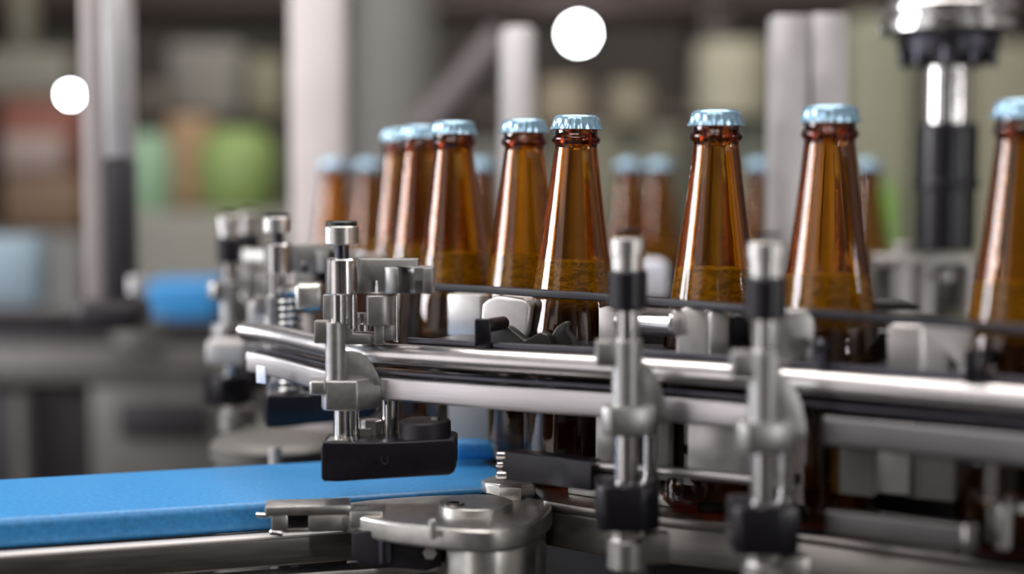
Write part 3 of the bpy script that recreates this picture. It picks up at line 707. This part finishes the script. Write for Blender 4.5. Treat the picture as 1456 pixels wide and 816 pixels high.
m = col(711, 762, 36, 1512, '', '', '', bev=8); single('steel_column', 'alu', m, 'pale blurred column with a rounded top behind the touching pair of bottles', 'column')
m = MB(); m.pb(106, 196, 428, 470, 1430, 60, 8, 0, 3); m.box(UX(-260, 1450), UX(190, 1450), 1440, 1480, UZ(468, 1450), UZ(446, 1450), 4); m.box(UX(-300, 1450), UX(-250, 1450), 1440, 1480, -1190, UZ(446, 1450), 4); cl = m.build('clamp', 'framedk', tsq); m = MB(); m.pcyl(180, 206, 392, 418, 1425); m.build('knob', 'alu', cl)
t = thing('profile_post', 'pale double aluminium profile post behind the right bottles', 'post', (UX(1150, 1330), 1330, -190))
col(1096, 1147, 21, 1330, '', '', '', bev=2, bottom=-190).build('profile', 'alu', t); col(1151, 1202, 19, 1336, '', '', '', bev=2, bottom=-190).build('profile', 'alu', t)
# capper head
t = thing('capping_head', 'blurred steel capping head with stacked discs over a black cylinder', 'machine', (UX(1343, 1340), 1340, UZ(352, 1340)))
X, Y = UX(1343, 1340), 1340; s = Y / F
m = MB(); m.lathe(X, Y, [(0, UZ(-20, Y)), (44 * s * 2, UZ(-20, Y)), (46 * s * 2, UZ(8, Y)), (48 * s * 2, UZ(12, Y)), (48 * s * 2, UZ(20, Y)), (43 * s * 2, UZ(22, Y)), (43 * s * 2, UZ(28, Y)), (48 * s * 2, UZ(31, Y)), (48 * s * 2, UZ(46, Y)), (42 * s * 2, UZ(52, Y)), (0, UZ(52, Y))], 64); m.build('disc_stack', 'polish', t)
m = MB(); m.lathe(X, Y, [(0, UZ(52, Y)), (36 * s * 2, UZ(54, Y)), (34 * s * 2, UZ(78, Y)), (24 * s * 2, UZ(96, Y)), (0, UZ(96, Y))], 48); m.build('hub', 'darksteel', t)
m = MB(); m.cyl(X, Y, UZ(180, Y), UZ(94, Y), 33 * s, 40, 1); m.build('chuck', 'polish', t)
m = MB(); m.cyl(X, Y, UZ(258, Y), UZ(175, Y), 44 * s, 48, 2); m.cyl(X, Y, UZ(355, Y), UZ(257, Y), 42 * s, 48, 2); m.cyl(X, Y, UZ(268, Y), UZ(255, Y), 48 * s, 48, 2); m.build('cylinder', 'black', t)
m = MB()
for k in range(10):
    a = 2 * PI * k / 10; m.cyl(X + 64 * s * math.cos(a), Y + 64 * s * math.sin(a), UZ(95, Y), UZ(50, Y), 6 * s, 16)
m.build('spring_pins', 'darksteel', t)
m = MB(); m.box(X - 30, X + 30, Y - 30, Y + 30, UZ(-160, Y), UZ(-20, Y), 3); m.build('spindle', 'polish', t)
t = thing('capper_base', 'blurred grey and steel fittings under the capping head', 'machine', (UX(1330, 1380), 1380, -196))
m = MB(); m.pb(1240, 1400, 374, 440, 1390, 40, 3); m.build('plate', 'frame', t)
m = MB(); m.pcyl(1270, 1300, 345, 450, 1370); m.pcyl(1304, 1330, 366, 450, 1365); m.build('pillar', 'alu', t)
m = MB(); m.pb(1240, 1384, 362, 378, 1360, 30, 3); m.build('cross_bar', 'castlt', t)
m = MB(); m.pcyl(1336, 1358, 384, 398, 1350); m.pcyl(1366, 1392, 376, 450, 1380); m.build('fitting', 'turned', t)
m = MB(); m.pb(880, 950, 372, 425, 1320, 60, 4); single('glass_fitting', 'label', m, 'pale bluish blurred fitting between the sharp bottle and the next', 'fitting')

# left background machine
t = thing('conveyor_frame', 'dark blurred machine frame with grey cross beams at the left', 'machine', (UX(140, 2000), 2000, -1190))
m = MB(); m.pb(-60, 300, 498, 545, 1980, 60, 4); m.build('beam', 'frame', t)
m = MB(); m.pb(132, 330, 545, 760, 1990, 50, 3); m.build('side_panel', 'frame', t)
m = MB(); m.pb(168, 296, 572, 622, 1980, 30, 3); m.build('recess_panel', 'framedk', t)
m = MB(); m.pb(-60, 132, 545, 800, 2010, 60, 3); m.build('dark_panel', 'framedk', t)
m = MB(); m.pcyl(14, 38, 560, 700, 1990); m.build('column', 'frame', t)
m = MB(); m.pb(-60, 310, 457, 500, 2030, 190, 4); m.build('upper_deck', 'framedk', t)
m = MB(); m.box(UX(-40, 2000), UX(330, 2000), 2050, 2200, -1190, UZ(760, 2000), 3); m.build('base', 'framedk', t)
m = MB(); m.pb(206, 306, 402, 456, 2040, 120, 6, 0, 4); single('blue_chute', 'beltblue', m, 'blurred blue belt end on the machine at the left', 'belt')
m = MB(); m.pcyl(158, 234, 452, 486, 1960); single('pale_bearing', 'frame', m, 'blurred tan disc on the dark deck under the blue belt end', 'disc')
m = MB(); m.pb(-20, 52, 336, 436, 2200, 60, 8); single('pale_box', plastic('pale_blue_plastic', (.22, .29, .34), .5), m, 'pale blue grey blurred box at the left edge', 'box')
m = MB(); m.pcyl(92, 132, 384, 457, 2060); m.pcyl(100, 124, 372, 386, 2060); single('valve', 'frame', m, 'grey blurred valve body beside the foot of the square post', 'valve')



# store of crates and drums along the back
def P(name, c): return plastic(name, c, .6, nscale=4, bump=0, cvar=.1)
shelfs = thing('storage_rack', 'tall dark storage rack standing far behind the machine', 'rack', (0, 4600, -1190))
zsh = [UZ(py, 4500) for py in (330, 150, -10)]
m = MB()
for z in zsh: m.box(-1700, 1700, 4500, 5000, z - 40, z, 3)
m.build('shelf_boards', P('rack_brown', (.075, .05, .045)), shelfs)
for x in (-1700, -560, 560, 1640):
    m = MB(); m.box(x, x + 60, 4500, 5000, -1190, UZ(-60, 4500), 3); m.build('upright', P('rack_brown2', (.07, .055, .05)), shelfs)
def bgbox(px0, px1, py0, py1, Y, c, name, lab, cat, rnd=False, d=250, sup=None):
    if sup: py1 = [q_ for q_ in [py1 + k * .25 for k in range(-120, 120)] if UZ(q_, Y) >= sup][-1]
    m = MB()
    if py1 > 400: py1 = 408 - F * math.tan(math.atan(-1190.0 / Y) + PITCH)
    if rnd: m.lathe(UX((px0 + px1) / 2, Y), Y, [(0, UZ(py1, Y))] + [((px1 - px0) / 2 / F * Y * r, UZ(py1 + (py0 - py1) * h, Y)) for r, h in (((.8, 0), (.95, .15), (1, .45), (.95, .72), (.78, .9), (.5, 1)) if 'green_drum' in name else ((.92, 0), (1, .04), (1, .5), (.98, .9), (.9, 1)))] + [(0, UZ(py0, Y))], 40)
    else: m.box(UX(px0, Y), UX(px1, Y), Y, Y + d, UZ(py1, Y), UZ(py0, Y), 18, 3)
    return single(name, P(name + '_paint', c), m, lab, cat)
bgbox(-60, 116, 332, 420, 3250, (.17, .165, .16), 'side_cabinet', 'grey blurred cabinet under the brown crate at the left edge', 'cabinet', d=300)
bgbox(0, 116, 250, 332, 3250, (.14, .085, .05), 'brown_crate', 'blurred brown crate below the red brown one', 'crate', d=300)
bgbox(0, 112, 142, 250, 3300, (.17, .055, .035), 'red_crate', 'blurred red brown crate at the left edge', 'crate', d=240, sup=UZ(250, 3250))
bgbox(0, 92, 190, 250, 3252, (.25, .19, .17), 'mauve_sack', 'blurred grey pink sack in front of the red brown crate', 'sack', d=46, sup=UZ(250, 3250))
bgbox(-20, 105, 70, 142, 3310, (.15, .14, .11), 'olive_box', 'blurred olive grey box at the upper left', 'box', d=200, sup=UZ(142, 3300))
bgbox(20, 60, -20, 70, 3350, (.12, .11, .08), 'olive_canister', 'blurred olive canister at the top left corner', 'canister', True)
bgbox(180, 425, 302, 420, 3200, (.20, .19, .165), 'grey_cabinet', 'wide grey blurred cabinet below the green drum', 'cabinet', d=700)
bgbox(178, 248, 190, 302, 3300, (.21, .33, .22), 'pale_green_drum', 'blurred pale green drum right of the square post', 'drum', True, sup=UZ(302, 3200))
bgbox(284, 398, 184, 302, 3300, (.19, .27, .08), 'green_drum', 'bright green blurred drum left of the thick column', 'drum', True, sup=UZ(302, 3200))
bgbox(236, 300, 164, 302, 3520, (.30, .19, .10), 'tan_carton', 'blurred tan carton between the pale green and green drums', 'carton', d=120, sup=UZ(302, 3200))
m = MB(); Ys = 3700; m.box(UX(185, Ys), UX(412, Ys), Ys, Ys + 260, UZ(172, Ys), UZ(166, Ys), 2)
for a in (190, 404): m.box(UX(a, Ys), UX(a + 6, Ys), Ys, Ys + 20, UZ(302, 3200), UZ(172, Ys), 1)
single('shelf_stand', P('shelf_stand_paint', (.09, .08, .07)), m, 'thin dark blurred shelf behind the green drums', 'shelf')
bgbox(240, 345, 60, 166, 3702, (.17, .16, .14), 'grey_crate', 'blurred grey crate above the green drum', 'crate')
bgbox(196, 238, 118, 166, 3702, (.12, .10, .085), 'dull_carton', 'blurred dull brown carton left of the grey crate', 'carton')
bgbox(352, 410, 82, 166, 3702, (.20, .19, .13), 'olive_drum', 'blurred olive drum beside the thick pale column', 'drum', True)
bgbox(495, 625, -40, 420, 3000, (.15, .145, .135), 'grey_tank', 'tall grey blurred tank behind the left bottles', 'tank', True)
bgbox(630, 735, 200, 420, 3200, (.13, .125, .115), 'low_tank', 'low dark grey tank behind the left bottles', 'tank')
bgbox(770, 975, 180, 420, 3500, (.17, .165, .12), 'olive_cabinet', 'olive grey blurred cabinet behind the middle bottles', 'cabinet', d=320)
bgbox(765, 835, 115, 180, 3510, (.30, .25, .18), 'tan_drum', 'blurred tan drum under the round lamp', 'drum', True, sup=UZ(180, 3500))
bgbox(860, 925, 118, 180, 3510, (.25, .22, .16), 'sand_drum', 'blurred sand coloured drum right of the tan one', 'drum', True, sup=UZ(180, 3500))
bgbox(1002, 1096, 168, 420, 3300, (.17, .18, .14), 'greenish_cabinet', 'grey green blurred cabinet below the cream drum', 'cabinet')
bgbox(985, 1092, 62, 168, 3302, (.33, .31, .23), 'cream_drum', 'big cream blurred drum left of the double profile post', 'drum', True)
bgbox(1204, 1300, 20, 420, 3400, (.22, .22, .155), 'pale_olive_cabinet', 'tall pale olive blurred cabinet left of the capping head', 'cabinet')
bgbox(1240, 1274, 262, 420, 3000, (.16, .34, .04), 'green_cylinder', 'green blurred upright cylinder behind the right bottles', 'cylinder', True)
bgbox(1385, 1500, 60, 420, 3400, (.22, .21, .15), 'beige_cabinet', 'beige blurred cabinet at the right edge', 'cabinet')
m = MB(); m.box(UX(440, 1650), UX(1290, 1650), 1600, 1800, -218, -210.2, 3); m.box(UX(500, 1650), UX(1290, 1650), 1640, 1760, -1190, -218.2, 3)
single('rear_conveyor', 'darksteel', m, 'dark steel conveyor carrying the far blurred bottles', 'conveyor')
m = MB(); m.rod(U(600, 190, 2600), U(715, 50, 2600), 26, 24); single('slanted_pipe', P('slanted_pipe_paint', (.13, .11, .115)), m, 'slanting grey mauve blurred pipe left of the rounded column', 'pipe')
# round lamps
for px, py, Y, r, lab in ((100, 135, 3000, 10, 'small round lamp glowing left of the square post'), (823, 48, 4400, 30, 'larger round lamp glowing above the middle bottles')):
    c = U(px, py, Y); t = thing('hall_lamp', lab, 'lamp', (c.x, c.y, c.z - r), 'round lamps glowing in the background')
    m = MB(); m.lathe(c.x, c.y, [(r * math.cos(a) if abs(abs(a) - PI / 2) > .01 else 0, c.z + r * math.sin(a)) for a in [-PI / 2 + PI * k / 12 for k in range(13)]], 24)
    m.build('bulb', emit('lamp_glow', (.92, .96, 1.0), 60), t)
    m = MB(); m.cyl(c.x, c.y + 8, c.z + r * .8, c.z + r + 60, r * .5, 20); m.build('holder', 'framedk', t)

# ------------------------------------------------------------------ light
def area(name, loc, target, sx, sy, power, col=(1, 1, 1)):
    L = bpy.data.lights.new(name, 'AREA'); L.shape = 'RECTANGLE'; L.size = sx; L.size_y = sy; L.energy = power; L.color = col
    o = bpy.data.objects.new(name, L); C.objects.link(o); o.location = M(loc)
    d = M(target) - M(loc); o.rotation_euler = d.to_track_quat('-Z', 'Y').to_euler()
    return o
area('left_side_light', (-1900, 1150, 430), (100, 950, 430), .9, .8, 44, (.95, .96, 1.0))  # window at the left that the bottle necks mirror
area('left_side_light', (-1700, -150, 0), (50, 850, -100), 1.0, 1.3, 5.5, (1.0, .96, .97))  # unseen fill, added to brighten the flat guide bar
area('tube_lamp', (1450, 437, 30), (50, 950, 30), .05, .26, 2)
area('tube_lamp', (910, -280, -10), (50, 950, -10), .05, .26, 2)
area('ceiling_light', (0, 1000, 1500), (0, 950, -100), 1.6, 1.0, 17, (1.0, .97, .96))
area('ceiling_light', (-300, -400, 1500), (50, 900, -100), 1.5, .6, 18, (1.0, .95, .93))
area('ceiling_light', (0, 2000, 2300), (0, 3600, 0), 2.5, 1.0, 85, (1.0, .96, .9))

w = bpy.data.worlds.new('hall_light'); sc.world = w; w.use_nodes = True
nt = w.node_tree; bg = nt.nodes['Background']
tc = nt.nodes.new('ShaderNodeTexCoord'); nz = nt.nodes.new('ShaderNodeTexNoise'); nz.inputs['Scale'].default_value = 1.6; nz.inputs['Detail'].default_value = 2
cr = nt.nodes.new('ShaderNodeValToRGB'); e = cr.color_ramp.elements
e[0].position = .38; e[0].color = (.035, .03, .03, 1); e[1].position = .66; e[1].color = (.62, .57, .55, 1)
nt.links.new(tc.outputs['Generated'], nz.inputs['Vector']); nt.links.new(nz.outputs['Fac'], cr.inputs['Fac']); nt.links.new(cr.outputs[0], bg.inputs['Color'])
bg.inputs['Strength'].default_value = .5

# ------------------------------------------------------------------ camera
cd = bpy.data.cameras.new('camera'); cam = bpy.data.objects.new('camera', cd); C.objects.link(cam)
cd.sensor_width = 36; cd.lens = F / 1456 * 36; cd.clip_start = .05; cd.clip_end = 60
cam.location = (0, 0, EYE); cam.rotation_euler = (PI / 2 - PITCH, 0, 0)
cd.dof.use_dof = True; cd.dof.focus_distance = .925; cd.dof.aperture_fstop = 1.95
sc.camera = cam
for o in bpy.data.objects:
    if '_o' in o: del o['_o']
sc.view_settings.view_transform = 'Standard'; sc.view_settings.look = 'None'; sc.view_settings.gamma = 1; sc.view_settings.use_curve_mapping = False
sc.view_settings.exposure = 0.0
cy = sc.cycles
cy.max_bounces = 14; cy.transmission_bounces = 12; cy.glossy_bounces = 5; cy.diffuse_bounces = 3; cy.transparent_max_bounces = 8
cy.use_denoising = True; cy.caustics_reflective = False; cy.caustics_refractive = True; cy.sample_clamp_indirect = 6; cy.blur_glossy = .5
